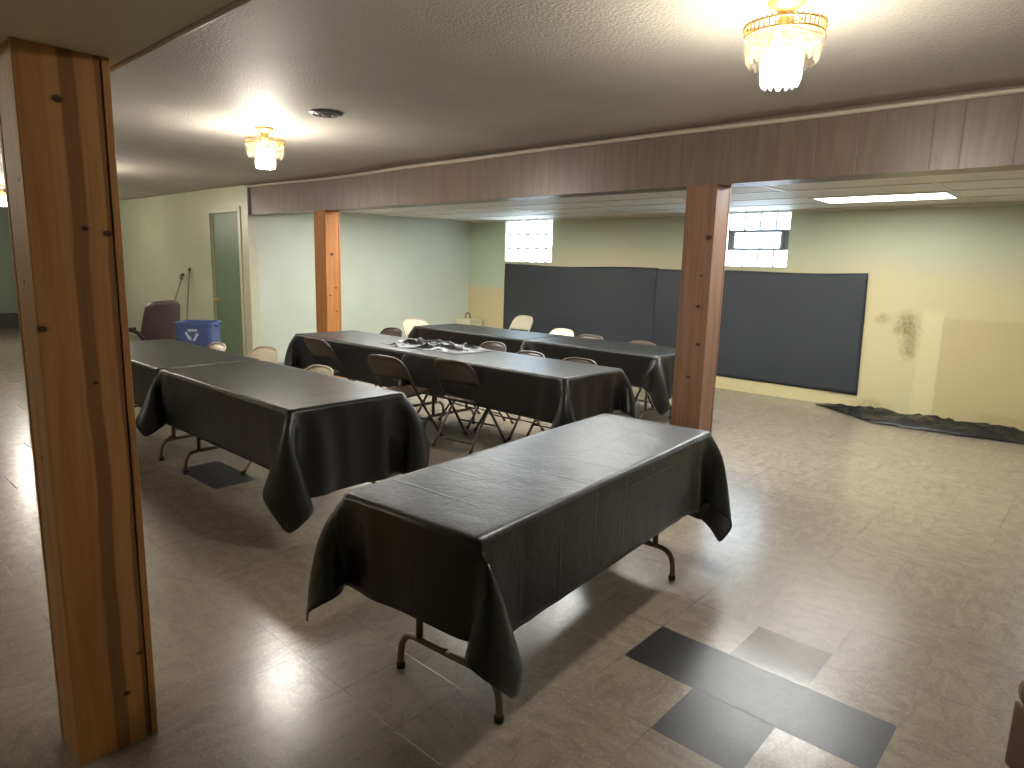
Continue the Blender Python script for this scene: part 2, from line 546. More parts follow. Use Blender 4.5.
def window(n, a, b, vent):
    root = bpy.data.objects.new('window_%d' % n, None)
    link(root)
    root.location = ((a + b) / 2, YW, WZ0)
    root['kind'] = 'structure'
    w, h = b - a, WZ1 - WZ0
    cols, rows = 5, 3
    cw, ch = w / cols, h / rows
    y0, y1 = 0.07, 0.15
    bmg = bmesh.new()
    bmm = bmesh.new()
    vx0, vx1 = (-w / 2 + cw * 1.0 + 0.06, -w / 2 + cw * 4.55) if vent else (9, 9)
    vz0, vz1 = h * 0.40, h * 0.66
    for i in range(cols):
        for j in range(rows):
            x0, x1 = -w / 2 + i * cw + 0.011, -w / 2 + (i + 1) * cw - 0.011
            z0, z1 = j * ch + 0.010, (j + 1) * ch - 0.010
            if vent and 0.5 * (x0 + x1) > vx0 and j == 1:
                continue
            # a block with pillowed faces
            V = []
            for (yy, s) in ((y0, -1), (y1, 1)):
                pass
            k = 4
            def face(side):
                g = [[None] * (k + 1) for _ in range(k + 1)]
                for p in range(k + 1):
                    for q in range(k + 1):
                        u, v = p / k, q / k
                        bul = 0.012 * math.sin(PI * u) * math.sin(PI * v)
                        y = (y0 - bul) if side < 0 else (y1 + bul)
                        g[p][q] = bmg.verts.new((x0 + u * (x1 - x0), y, z0 + v * (z1 - z0)))
                for p in range(k):
                    for q in range(k):
                        fs = (g[p][q], g[p + 1][q], g[p + 1][q + 1], g[p][q + 1])
                        bmg.faces.new(fs if side < 0 else fs[::-1])
            face(-1)
            face(1)
    for i in range(cols + 1):
        x = -w / 2 + i * cw
        if vent and vx0 < x < vx1:
            box(bmm, x - 0.011, x + 0.011, y0 + 0.01, y1 - 0.01, 0, ch)
            box(bmm, x - 0.011, x + 0.011, y0 + 0.01, y1 - 0.01, 2 * ch, h)
        else:
            box(bmm, x - 0.011, x + 0.011, y0 + 0.01, y1 - 0.01, 0, h)
    for j in range(rows + 1):
        z = j * ch
        box(bmm, -w / 2, w / 2, y0 + 0.011, y1 - 0.011, z - 0.010, z + 0.010)
    obj('glass_block_pane', bmg, M['block'], root, smooth=True)
    obj('mortar_grid', bmm, M['mortar'], root)
    # painted sill inside the recess
    obj('window_sill', boxm(-w / 2, w / 2, 0.0, y0, -0.004, 0.012), M['casing'], root)
    if vent:
        bmv = bmesh.new()
        t = 0.03
        box(bmv, vx0, vx1, y0 - 0.02, y0 + 0.05, ch - 0.015, ch - 0.015 + t)
        box(bmv, vx0, vx1, y0 - 0.02, y0 + 0.05, 2 * ch - t + 0.01, 2 * ch + 0.01)
        box(bmv, vx0, vx0 + t, y0 - 0.019, y0 + 0.049, ch - 0.01, 2 * ch)
        box(bmv, vx1 - t, vx1, y0 - 0.019, y0 + 0.049, ch - 0.01, 2 * ch)
        vf = obj('vent_frame', bmv, M['alu'], root)
        bmp = boxm(vx0 + t, vx1 - t, y0 + 0.01, y0 + 0.016, ch + 0.012, 2 * ch - 0.02)
        obj('vent_pane', bmp, M['block'], vf)
        if vx1 < w / 2 - 0.02:
            box_bm = boxm(vx1, w / 2, y0 + 0.012, y1 - 0.012, ch, 2 * ch)
            obj('mortar_fill', box_bm, M['mortar'], root)
        if vx0 > -w / 2 + cw:
            obj('mortar_fill', boxm(-w / 2 + cw, vx0, y0 + 0.013, y1 - 0.013, ch, 2 * ch), M['mortar'], root)
    # daylight portal in the opening
    ld = bpy.data.lights.new('daylight_portal', 'AREA')
    ld.shape = 'RECTANGLE'
    ld.size, ld.size_y = w, h
    ld.cycles.is_portal = True
    lo = bpy.data.objects.new('daylight_portal', ld)
    link(lo)
    lo.location = ((a + b) / 2, YW + 0.21, (WZ0 + WZ1) / 2)
    lo.rotation_euler = (R(-90), 0, 0)
for n, (a, b) in enumerate(WINS):
    window(n + 1, a, b, n == 1)

# other walls
bm = bmesh.new()
vv = [bm.verts.new((x, y, z)) for z in (0, ZC + 0.05) for (x, y) in ((-9.43, YB + 0.10), (XL, YW + 0.01), (XL - 0.16, YW + 0.01), (-9.58, YB + 0.10))]
for q in ((0, 3, 2, 1), (4, 5, 6, 7), (0, 1, 5, 4), (1, 2, 6, 5), (2, 3, 7, 6), (3, 0, 4, 7)):
    bm.faces.new([vv[i] for i in q])
struct('wall_left', bm, M['mint'])
DX0, DX1, DZ = -10.70, -9.71, 2.235
bm = bmesh.new()
XC = -9.44
YD = 4.68
box(bm, XF, DX0, YD, YD + 0.12, 0, ZC + 0.05)
box(bm, DX1, XC, YD, YD + 0.12, 0, ZC + 0.05)
box(bm, DX0, DX1, YD, YD + 0.12, DZ, ZC + 0.05)
box(bm, DX0 - 0.1, DX1 + 0.1, YD + 0.121, YD + 0.16, 0, ZC + 0.05)  # unseen panel behind the door, added to block outside light
struct('wall_middle', bm, M['sage'])
struct('wall_right', boxm(XR, XR + 0.15, YN, YW + 0.2, 0, ZC + 0.1), M['sage'])
struct('wall_near', boxm(XF, XR, YN - 0.15, YN, 0, ZC + 0.1), M['sage'])
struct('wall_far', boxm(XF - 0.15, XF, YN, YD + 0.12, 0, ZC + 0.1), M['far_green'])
struct('dark_band_far', boxm(XF, XF + 0.05, YN, YD, 0, 0.30), M['dark_strip'], bevel=0.01)  # low dark band along the foot of the far wall
struct('trim_2', boxm(XC - 0.14, XC + 0.012, YD - 0.014, YD + 0.125, 0, ZB), M['casing'], bevel=0.006)

# door in the middle wall
root = bpy.data.objects.new('door_1', None)
link(root)
root['kind'] = 'structure'
root.location = ((DX0 + DX1) / 2, YD, 0)
w2 = (DX1 - DX0) / 2
d = obj('door_slab', boxm(-w2 + 0.02, w2 - 0.02, 0.03, 0.075, 0.01, DZ - 0.02), M['door'], root, bevel=0.003)
bm = bmesh.new()
lathe(bm, [(0, -0.065), (0.02, -0.063), (0.029, -0.048), (0.024, -0.034), (0.011, -0.028), (0.011, -0.006), (0.03, -0.005), (0.03, 0.0)], 20)
bmesh.ops.rotate(bm, verts=bm.verts, cent=(0, 0, 0), matrix=Matrix.Rotation(R(-90), 3, 'X'))
bmesh.ops.translate(bm, verts=bm.verts, vec=(-w2 + 0.085, 0.03, 0.88))
obj('door_knob', bm, M['gold'], d, smooth=True)
bm = bmesh.new()
for s in (-1, 1):
    box(bm, s * w2 - (0.02 if s > 0 else 0.055), s * w2 + (0.055 if s > 0 else 0.02), -0.018, 0.004, 0, DZ + 0.055)
    box(bm, s * w2 - (0.02 if s > 0 else 0), s * w2 + (0 if s > 0 else 0.02), -0.004, 0.11, 0, DZ)
box(bm, -w2 + 0.02, w2 - 0.02, -0.0175, 0.004, DZ - 0.02, DZ + 0.055)
box(bm, -w2 + 0.02, w2 - 0.02, 0.0041, 0.1, DZ - 0.02, DZ)
obj('door_frame', bm, M['casing'], root)

# panelled beam and its white quarter-round along the ceiling
XB0 = -9.46
beam = struct('ceiling_beam', boxm(XB0, XR, YB, YB + 0.225, ZB, ZC + 0.04), M['panel'])
struct('trim_3', boxm(XB0 - 0.002, XB0 + 0.07, YB - 0.012, YB, ZB, ZC - 0.01), M['dark_strip'])
bm = bmesh.new()
pts = []
for k in range(70):
    x = XB0 + (XR - XB0) * k / 69
    dz = 0.006 * mnoise.noise(Vector((x * 0.9, 0, 7.7)))
    if x < -5.0:
        dz -= 0.022 * math.exp(-((x + 7.2) / 1.2) ** 2)
    pts.append((x, YB - 0.008, ZC - 0.030 + dz))
tube(bm, pts, 0.017, 8)
struct('trim_4', bm, M['trimwhite'], smooth=True)
# second dropped soffit carried by the near post
struct('ceiling_soffit', boxm(XF, XR, 0.30, 0.715, 2.06, ZC + 0.04), M['soffit'], bevel=0.004)
struct('trim_5', boxm(XF, XR, 0.715, 0.73, 2.055, 2.10), M['trimwhite'], bevel=0.003)

# ------------------------------------------------------------------ wooden posts (boxed from four boards)
def post(label, cx, cy, sx, sy, h, mat):
    t = thing('wooden_post', label, 'post', (cx, cy, 0))
    th = 0.02
    hx, hy = sx / 2, sy / 2
    # side boards run the full depth, front and back boards sit just inside them
    obj('board', boxm(hx - th, hx, -hy, hy - th - 0.002, 0, h), mat, t, bevel=0.002)
    obj('board', boxm(-hx, -hx + th, -hy, hy - th - 0.002, 0, h), mat, t, bevel=0.002)
    obj('board', boxm(-hx + th, hx - th, -hy + 0.002, -hy + 0.002 + th, 0, h), mat, t, bevel=0.002)
    obj('board', boxm(-hx, hx + 0.003, hy - th, hy, 0, h), mat, t, bevel=0.002)
    return t
wa = mat_wood('knotty_pine', stripe_y=(0.008, 0.020), seam_shade_y=(0.082, 0.008), knots=[(0.1, -0.02, 1.93, 0.016), (0.1, 0.02, 1.60, 0.013), (0.1, 0.075, 1.59, 0.016), (0.1, -0.10, 1.33, 0.016),
     (0.1, 0.015, 1.17, 0.009), (0.1, 0.075, 0.30, 0.012), (0.1, 0.03, 0.18, 0.013), (0.0, -0.11, 0.95, 0.014), (0.05, -0.11, 1.72, 0.013), (0.0, -0.11, 1.45, 0.01)], c=(186, 136, 82), dk=(112, 76, 50))
post('thick pine post standing nearest the camera at the left', -2.235, 0.570, 0.200, 0.222, 2.06, wa)
wb = mat_wood('reddish_pine', knots=[(0.085, -0.112, 1.78, 0.036), (0.04, -0.112, 1.27, 0.026), (0.06, -0.112, 0.98, 0.022), (0.0, -0.112, 0.72, 0.018), (0.05, -0.112, 1.5, 0.014)], c=(148, 116, 97), dk=(104, 76, 62))
post('reddish pine post at the far end of the foremost black table', -2.415, YB + 0.1125, 0.245, 0.225, ZB, wb)
wc = mat_wood('orange_pine', knots=[(0.131, -0.02, 1.62, 0.030), (0.131, 0.03, 1.2, 0.018), (0.131, -0.05, 1.1, 0.018), (0.131, 0.04, 0.9, 0.014)], c=(196, 134, 78), dk=(120, 76, 50))
post('orange pine post far left under the beam behind the middle table row', -7.611, YB + 0.1125, 0.262, 0.21, ZB, wc)

# ------------------------------------------------------------------ folding tables
ZT = 0.728            # top of the bare tables
def folding_table(label, cx, cy, rz, L, W, group=None):
    t = thing('folding_table', label, 'table', (cx, cy, 0), rz, group)
    obj('tabletop', boxm(-L / 2, L / 2, -W / 2, W / 2, ZT - 0.028, ZT), M['tabletop'], t, bevel=0.008)
    bm = bmesh.new()
    box(bm, -L / 2 + 0.02, L / 2 - 0.02, -W / 2 + 0.015, -W / 2 + 0.03, ZT - 0.06, ZT - 0.0285)
    box(bm, -L / 2 + 0.02, L / 2 - 0.02, W / 2 - 0.03, W / 2 - 0.015, ZT - 0.06, ZT - 0.0285)
    obj('apron', bm, M['tabletop'], t)
    hw = W / 2 - 0.055
    for s in (-1, 1):
        x = s * (L / 2 - 0.20)
        # bent foot bar: cross bar whose two ends curve down to the floor
        for q in (-1, 1):
            bm = bmesh.new()
            tube(bm, smooth_path([(x, 0.0, 0.155), (x, q * (hw - 0.13), 0.155), (x, q * (hw - 0.05), 0.150), (x, q * (hw - 0.012), 0.115), (x, q * hw, 0.06), (x, q * hw, 0.012)], 5), 0.0135, 10)
            lg = obj('leg', bm, M['steel'], t, smooth=True)
            bm = bmesh.new()
            lathe(bm, [(0, 0.0), (0.017, 0.0), (0.018, 0.02), (0.0145, 0.026), (0, 0.026)], 12, x, q * hw)
            obj('foot_cap', bm, M['rubber'], lg, smooth=True)
            bm = bmesh.new()
            tube(bm, [(x, q * (hw - 0.10), 0.155), (x, q * (hw - 0.10), ZT - 0.03)], 0.0135, 10)
            obj('upright', bm, M['steel'], t, smooth=True)
        bm = bmesh.new()
        tube(bm, [(x, 0, ZT - 0.28), (x - s * 0.36, 0, ZT - 0.032)], 0.007, 8)
        tube(bm, [(x, -(hw - 0.10), ZT - 0.28), (x, (hw - 0.10), ZT - 0.28)], 0.008, 8)
        obj('brace', bm, M['steel'], t, smooth=True)
    return t

# ------------------------------------------------------------------ cloth drape (position based solver)
def drape(L, W, over, seed, h=0.046, gapend=0, steps=170, iters=12, zt=ZT + 0.010, bend_k=0.055, fin=0.55):
    """over = overhang at (-x, +x, -y, +y). gapend=-1/+1: that end drops into the narrow gap to the next table."""
    rng = np.random.default_rng(seed)
    hx, hy = L / 2 + 0.012, W / 2 + 0.012
    def axis(o0, half, o1):
        n0, n, n1 = max(1, round(o0 / h)), max(2, round(2 * half / h)), max(1, round(o1 / h))
        return np.concatenate([np.linspace(-half - o0, -half, n0 + 1)[:-1], np.linspace(-half, half, n + 1), np.linspace(half, half + o1, n1 + 1)[1:]])
    au, av = axis(over[0], hx, over[1]), axis(over[2], hy, over[3])
    U, Vv = np.meshgrid(au, av, indexing='ij')
    ou, ov = np.maximum(np.abs(U) - hx, 0), np.maximum(np.abs(Vv) - hy, 0)
    mn, mx = np.minimum(ou, ov), np.maximum(ou, ov)
    # first guess: flaps folded straight down, corners gathered into fins
    sgx, sgy = np.sign(U), np.sign(Vv)
    gx = np.where((gapend != 0) & (sgx == gapend), 0.05, fin)
    gy = np.where((gapend != 0) & (sgx == gapend), 0.7, fin)
    jit = rng.uniform(-0.10, 0.10, 4)
    q = ((sgx > 0) * 2 + (sgy > 0)).astype(int)
    X = np.clip(U, -hx, hx) + sgx * (0.004 * (ou > 0) + (gx + jit[q]) * mn + 0.05 * ou)
    Y = np.clip(Vv, -hy, hy) + sgy * (0.004 * (ov > 0) + (gy - jit[q]) * mn + 0.05 * ov)
    Z = zt - mx - 0.15 * mn
    P = np.stack([X, Y, Z], -1)
    for _ in range(6):
        a, b, ph = rng.uniform(-7, 7), rng.uniform(-7, 7), rng.uniform(0, 6.28)
        wv = 0.005 * np.sin(a * U + b * Vv + ph)
        P[..., 0] += sgx * wv * (ou > 0)
        P[..., 1] += sgy * wv * (ov > 0)
    Vl = np.zeros_like(P)
    ru, rv = np.diff(au)[:, None, None], np.diff(av)[None, :, None]
    rd = np.sqrt(ru ** 2 + rv ** 2)
    ru2, rv2 = (au[2:] - au[:-2])[:, None, None], (av[2:] - av[:-2])[None, :, None]
    # no stiffness across the table edges: the sheet is creased there
    bu = np.where(np.abs(np.abs(au[1:-1]) - hx) < 1e-6, 0.0, bend_k)[:, None, None]
    bv = np.where(np.abs(np.abs(av[1:-1]) - hy) < 1e-6, 0.0, bend_k)[None, :, None]
    def con(a, b, rest, k, push=True):
        d = b - a
        ln = np.sqrt((d * d).sum(-1, keepdims=True)) + 1e-9
        e = ln - rest
        if not push:
            e = np.minimum(e, 0)
        c = d * (0.5 * k * e / ln)
        a += c
        b -= c
    n0, n1 = P.shape[:2]
    def idx(n, step, o):
        i = np.arange(o, n - step, 2 * step)
        return i
    batches = []
    for o in (0, 1):
        m = len(range(o, n0 - 1, 2))
        batches.append((slice(o, o + 2 * m, 2), slice(None), slice(o + 1, o + 1 + 2 * m, 2), slice(None), ru[o::2][:m], 1.0, True))
        m2 = len(range(o, n1 - 1, 2))
        batches.append((slice(None), slice(o, o + 2 * m2, 2), slice(None), slice(o + 1, o + 1 + 2 * m2, 2), rv[:, o::2][:, :m2], 1.0, True))
        batches.append((slice(o, o + 2 * m, 2), slice(0, -1), slice(o + 1, o + 1 + 2 * m, 2), slice(1, None), rd[o::2][:m], 0.3, True))
        batches.append((slice(o, o + 2 * m, 2), slice(1, None), slice(o + 1, o + 1 + 2 * m, 2), slice(0, -1), rd[o::2][:m], 0.3, True))
    for o in range(4):
        m = len(range(o, n0 - 2, 4))
        batches.append((slice(o, o + 4 * m, 4), slice(None), slice(o + 2, o + 2 + 4 * m, 4), slice(None), ru2[o::4][:m], bu[o::4][:m], False))
        m = len(range(o, n1 - 2, 4))
        batches.append((slice(None), slice(o, o + 4 * m, 4), slice(None), slice(o + 2, o + 2 + 4 * m, 4), rv2[:, o::4][:, :m], bv[:, o::4][:, :m], False))
    pinned = (ou <= 0) & (ov <= 0)
    # the part lying on the table keeps its place, with faint rucks
    rk = 0.0025 * np.abs(np.sin(9 * U + 3 * np.sin(5 * Vv + seed))) * (0.4 + 0.6 * np.sin(3.1 * U + 4 * Vv + seed) ** 2)
    inner = pinned & (np.abs(U) < hx - 0.01) & (np.abs(Vv) < hy - 0.01)
    P[..., 2] += np.where(inner, rk, 0)
    PIN = P[pinned].copy()
    dt = 0.016
    lim = L / 2 + 0.026
    for s in range(steps):
        Vl[..., 2] -= 7.0 * dt
        Vl *= 0.95
        Q = P.copy()
        P += Vl * dt
        for it in range(iters):
            for (a0, a1, b0, b1, rest, k, push) in batches:
                A, B = P[a0, a1], P[b0, b1]
                if A.size:
                    con(A, B, rest, k, push)
            x, y, z = P[..., 0], P[..., 1], P[..., 2]
            ins = (np.abs(x) < hx) & (np.abs(y) < hy) & (z < zt)
            dz = zt - z
            px, py = hx - np.abs(x), hy - np.abs(y)
            top = ins & (dz <= np.minimum(px, py) + 0.004)
            sx = ins & ~top & (px <= py)
            sy = ins & ~top & ~sx
            z[top] = zt
            x[sx] = np.sign(x[sx]) * hx
            y[sy] = np.sign(y[sy]) * hy
            if gapend:
                m = (gapend * x > lim) & (np.abs(y) < hy + 0.3)
                x[m] = gapend * lim
            np.maximum(z, 0.006, out=z)
            P[pinned] = PIN
        Vl = (P - Q) / dt
        Vl[pinned] = 0
    return P, U, Vv

def cloth_object(label, cx, cy, rz, L, W, over, seed, group, **k):
    P, U, V = drape(L, W, over, seed, **k)
    nu, nv = P.shape[0] - 1, P.shape[1] - 1
    bm = bmesh.new()
    uvl = bm.loops.layers.uv.new('UVMap')
    vs = [[bm.verts.new(P[i, j]) for j in range(nv + 1)] for i in range(nu + 1)]
    for i in range(nu):
        for j in range(nv):
            f = bm.faces.new((vs[i][j], vs[i + 1][j], vs[i + 1][j + 1], vs[i][j + 1]))
            for lp, (a, b) in zip(f.loops, ((i, j), (i + 1, j), (i + 1, j + 1), (i, j + 1))):
                lp[uvl].uv = (U[a, b], V[a, b])
    cl = bm.edges.layers.float.new('crease_edge')
    hx, hy = L / 2 + 0.012, W / 2 + 0.012
    for i in range(nu + 1):
        for j in range(nv + 1):
            for (i2, j2) in ((i + 1, j), (i, j + 1)):
                if i2 <= nu and j2 <= nv:
                    ex = abs(abs(U[i, j]) - hx) < 1e-6 and abs(abs(U[i2, j2]) - hx) < 1e-6 and abs(V[i, j]) <= hy + 1e-6 and abs(V[i2, j2]) <= hy + 1e-6
                    ey = abs(abs(V[i, j]) - hy) < 1e-6 and abs(abs(V[i2, j2]) - hy) < 1e-6 and abs(U[i, j]) <= hx + 1e-6 and abs(U[i2, j2]) <= hx + 1e-6
                    if ex or ey:
                        bm.edges.get((vs[i][j], vs[i2][j2]))[cl] = 0.8
    o = obj('tablecloth', bm, M['cloth'], None, smooth=True)
    o.location = (cx, cy, 0)
    o.rotation_euler = (0, 0, rz)
    subsurf(o, 1)
    shell(o, 0.002, 1.0)
    tag(o, label, 'tablecloth', group)
    return o

GT = 'black tablecloths'
# foremost table: long axis towards the back wall
folding_table('foremost folding table, alone under a black cloth by the reddish post', -1.672, 2.168, R(94.5), 1.78, 0.595)
cloth_object('foremost black plastic tablecloth, alone on the table by the reddish post', -1.672, 2.168, R(94.5), 1.78, 0.595, (0.33, 0.46, 0.36, 0.34), 3, GT)
rows = [
    # left row
    ('left row right table', -4.11, 2.165, 1.78, 0.765, (0.30, 0.50, 0.375, 0.25), -1, 11),
    ('left row left table', -5.950, 2.165, 1.80, 0.765, (0.40, 0.012, 0.33, 0.25), 0, 12),
    # middle row
    ('mid right', -3.835, 4.165, 1.83, 0.735, (0.20, 0.34, 0.345, 0.26), -1, 13),
    ('mid left', -5.73, 4.165, 1.86, 0.735, (0.40, 0.012, 0.36, 0.25), 0, 14),
    # back row
    ('back right', -3.975, 5.875, 1.67, 0.735, (0.20, 0.42, 0.32, 0.28), -1, 15),
    ('back left', -5.775, 5.875, 1.87, 0.735, (0.42, 0.012, 0.30, 0.28), 0, 16),
]
desc = {
    'left row right table': ('folding table near the left post side, right one of the left row', 'black tablecloth on the left row, right sheet with its corner hanging near the floor'),
    'left row left table': ('folding table at the far left end of the left row', 'black tablecloth on the left row, left sheet passing behind the big near post'),
    'mid right': ('folding table of the middle row, right one, with chairs around it', 'black tablecloth on the middle row, right sheet with the squared hanging end'),
    'mid left': ('folding table of the middle row, left one, below the orange post', 'black tablecloth on the middle row, left sheet in front of the orange post'),
    'back right': ('folding table of the back row, right one, by the reddish post', 'black tablecloth on the back row, right sheet ending behind the reddish post'),
    'back left': ('folding table of the back row, left one, near the pale left wall', 'black tablecloth on the back row, left sheet shining under the window'),
}
for key, cx, cy, L, W, over, ge, seed in rows:
    folding_table(desc[key][0], cx, cy, 0, L, W, 'folding tables in rows')
    cloth_object(desc[key][1], cx, cy, 0, L, W, over, seed, GT, gapend=ge, h=0.052)

# crumpled plastic lying on the middle row
bm = bmesh.new()
def crum(u, v):
    x = -4.30 - 1.15 * u
    y = 3.98 + 0.50 * v + 0.05 * math.sin(7 * u)
    e = min(1, 5 * u, 5 * (1 - u)) * min(1, 5 * v, 5 * (1 - v))
    r = 1 - abs(mnoise.noise(Vector((x * 5, y * 5, 1.7)))) * 2.2
    r2 = 1 - abs(mnoise.noise(Vector((x * 12, y * 10, 5.2)))) * 2.0
    return (x, y, ZT + 0.018 + e * max(0.004, 0.050 * max(0, r) ** 2 + 0.012 * r2))
grid_sheet(bm, crum, 60, 30)
o = obj('crumpled_plastic_sheet', bm, M['cloth'], smooth=False)
shell(o, 0.002, 1.0)
tag(o, 'crumpled black plastic sheet bunched on the middle table row', 'plastic sheet')

# ------------------------------------------------------------------ folding chairs (steel)
def make_chair(name, label, mat, group, loc, rz):
    t = thing(name, label, 'chair', loc, rz, group)
    hw = 0.205
    def fr(z):     # the bent side tube: y at height z (front foot -> top of the back)
        if z < 0.44:
            return 0.26 - (0.26 + 0.07) * z / 0.44
        return -0.07 - 0.20 * (z - 0.44) / 0.32
    # front legs (lower part of the frame)
    for s in (-1, 1):
        bm = bmesh.new()
        tube(bm, smooth_path([(s * (hw + 0.012), fr(0.01), 0.01), (s * hw, fr(0.22), 0.22), (s * hw, fr(0.44), 0.44)], 4), 0.0115, 8)
        l = obj('leg', bm, mat, t, smooth=True)
        bm = bmesh.new()
        tube(bm, [(s * (hw + 0.0125), fr(0.0) , 0.0), (s * (hw + 0.012), fr(0.03), 0.03)], 0.0145, 8)
        obj('rubber_foot', bm, M['rubber'], l, smooth=True)
        bm = bmesh.new()
        tube(bm, smooth_path([(s * (hw - 0.02), 0.10, 0.425), (s * (hw - 0.015), -0.08, 0.22), (s * (hw - 0.01), -0.245, 0.01)], 4), 0.0105, 8)
        l = obj('leg', bm, mat, t, smooth=True)
        bm = bmesh.new()
        tube(bm, [(s * (hw - 0.01), -0.252, 0.0), (s * (hw - 0.01), -0.228, 0.03)], 0.0135, 8)
        obj('rubber_foot', bm, M['rubber'], l, smooth=True)
    # upper frame: inverted U with rounded shoulders
    bm = bmesh.new()
    pts = [(-hw, fr(0.44), 0.44), (-hw, fr(0.60), 0.60), (-hw + 0.008, fr(0.69), 0.69), (-hw + 0.05, fr(0.745) - 0.004, 0.745), (-hw + 0.12, fr(0.762) - 0.016, 0.762),
           (0, fr(0.765) - 0.024, 0.765)]
    pts = pts + [(-x, y, z) for (x, y, z) in pts[-2::-1]]
    tube(bm, smooth_path(pts, 4), 0.0115, 8)
    obj('back_frame', bm, mat, t, smooth=True)
    # pressed backrest panel, curved and rounded with the frame
    bm = bmesh.new()
    def bk(u, v):
        x = -hw + 0.004 + u * 2 * (hw - 0.004)
        a = abs(x) / hw
        top = 0.760 - 0.065 * max(0, (a - 0.45) / 0.55) ** 2.2
        z = 0.565 + v * (top - 0.565)
        return (x, fr(z) - 0.022 * (1 - a * a) * (0.4 + 0.6 * v), z)
    grid_sheet(bm, bk, 16, 6)
    o = obj('backrest', bm, mat, t, smooth=True)
    shell(o, 0.012, 0.0)
    # seat pan, front corners rounded, slightly dished, with a rolled edge
    bm = bmesh.new()
    def st(u, v):
        y = -0.16 + v * 0.37
        ww = 0.185 if v < 0.55 else 0.185 - 0.055 * ((v - 0.55) / 0.45) ** 2.5
        if v < 0.15:
            ww -= 0.02 * (1 - v / 0.15) ** 2
        x = (u * 2 - 1) * ww
        e = max(abs(u * 2 - 1), abs(v * 2 - 1))
        return (x, y, 0.435 - 0.010 * (1 - (u * 2 - 1) ** 2) * (1 - (v * 2 - 1) ** 2) - (0.022 * ((e - 0.9) / 0.1) ** 2 if e > 0.9 else 0) + 0.02 * v)
    grid_sheet(bm, st, 20, 20)
    o = obj('seat', bm, mat, t, smooth=True)
    shell(o, 0.008, -1.0)
    bm = bmesh.new()
    tube(bm, [(-hw, fr(0.17), 0.17), (hw, fr(0.17), 0.17)], 0.008, 8)
    obj('stretcher', bm, mat, t, smooth=True)
    bm = bmesh.new()
    tube(bm, [(-hw + 0.012, -0.195, 0.075), (hw - 0.012, -0.195, 0.075)], 0.008, 8)
    obj('stretcher', bm, mat, t, smooth=True)
    return t

GC = 'steel folding chairs'
c_b = make_chair('folding_chair', 'dark-toned folding chair before the middle row, rightmost of three', M['chair_backlit'], GC, (-4.02, 3.90, 0), R(10))
dup(c_b, (-4.55, 3.62, 0), R(10), 'dark-toned folding chair before the middle row, middle of three, pulled out', GC)
dup(c_b, (-5.98, 3.86, 0), R(4), 'dark-toned folding chair before the middle row, leftmost of three', GC)
c_t = make_chair('folding_chair', 'tan folding chair behind the left row, nearest the dark-toned chairs', M['chair_tan'], GC, (-4.28, 2.36, 0), R(178))
dup(c_t, (-5.50, 2.60, 0), R(186), 'tan folding chair behind the left row, its broad back seen against the pale wall', GC)
dup(c_t, (-6.02, 2.38, 0), R(176), 'tan folding chair behind the left row, just right of the blue bin', GC)
dup(c_b, (-4.10, 4.52, 0), R(180), 'dark-toned folding chair behind the middle row, middle of three thin dark back edges', GC).scale = (1, 1, 0.95)
dup(c_b, (-3.50, 4.52, 0), R(184), 'dark-toned folding chair behind the middle row, rightmost of three thin dark back edges', GC).scale = (1, 1, 0.95)
dup(c_b, (-4.64, 4.56, 0), R(176), 'dark-toned folding chair behind the middle row, its rounded back by the crumpled plastic', GC)
dup(c_b, (-6.35, 4.62, 0), R(180), 'dark-toned folding chair behind the left end of the middle row', GC)
dup(c_t, (-6.98, 5.90, 0), R(-100), 'tan folding chair at the left end of the back row against the pale wall', GC)
c_c = make_chair('folding_chair', 'cream folding chair between the back row and the black backdrop, its round back standing clear', M['chair_cream'], GC, (-6.90, 7.60, 0), R(178))
dup(c_c, (-5.17, 6.36, 0), R(176), 'cream folding chair behind the back row, lower rounded back at the middle of the table', GC)
dup(c_b, (-4.72, 6.38, 0), R(182), 'dark-toned folding chair behind the back row, left of two dark ones before the black backdrop', GC).scale = (1, 1, 0.95)
dup(c_b, (-3.95, 6.28, 0), R(180), 'dark-toned folding chair behind the back row, nearest the reddish post', GC).scale = (1, 1, 0.95)

# ------------------------------------------------------------------ black sheets hung on the back wall
def backdrop(label, x0, x1, z0a, z0b, z1, seed):
    bm = bmesh.new()
    uvl = None
    def fn(u, v):
        x = x0 + u * (x1 - x0)
        zb = z0a + u * (z0b - z0a)
        zt = z1 + 0.008 * math.sin(9 * u + seed) - 0.012 * math.sin(PI * u)
        z = zb + v * (zt - zb)
        if u > 0.93 and x1 > -3:
            x += 0.05 * (1 - v) * 0.6
        y = YW - 0.012 - 0.010 * (1 + mnoise.noise(Vector((x * 2.2, z * 1.3, seed)))) * (0.3 + 0.7 * math.sin(PI * min(1, v)))
        y -= 0.006 * abs(mnoise.noise(Vector((x * 9 + z * 5, z * 6, seed + 2))))
        return (x, y, z)
    grid_sheet(bm, fn, 60, 30)
    o = obj('wall_backdrop_sheet', bm, M['backdrop'], smooth=True)
    shell(o, 0.002, 0.0)
    tag(o, label, 'backdrop', 'black sheets hung on the back wall')
backdrop('left black sheet hung on the back wall below the glass-block window', -7.80, -4.86, 0.19, 0.17, 1.567, 1.0)
backdrop('right black sheet hung on the back wall behind the reddish post', -4.90, -2.17, 0.17, 0.16, 1.560, 4.0)

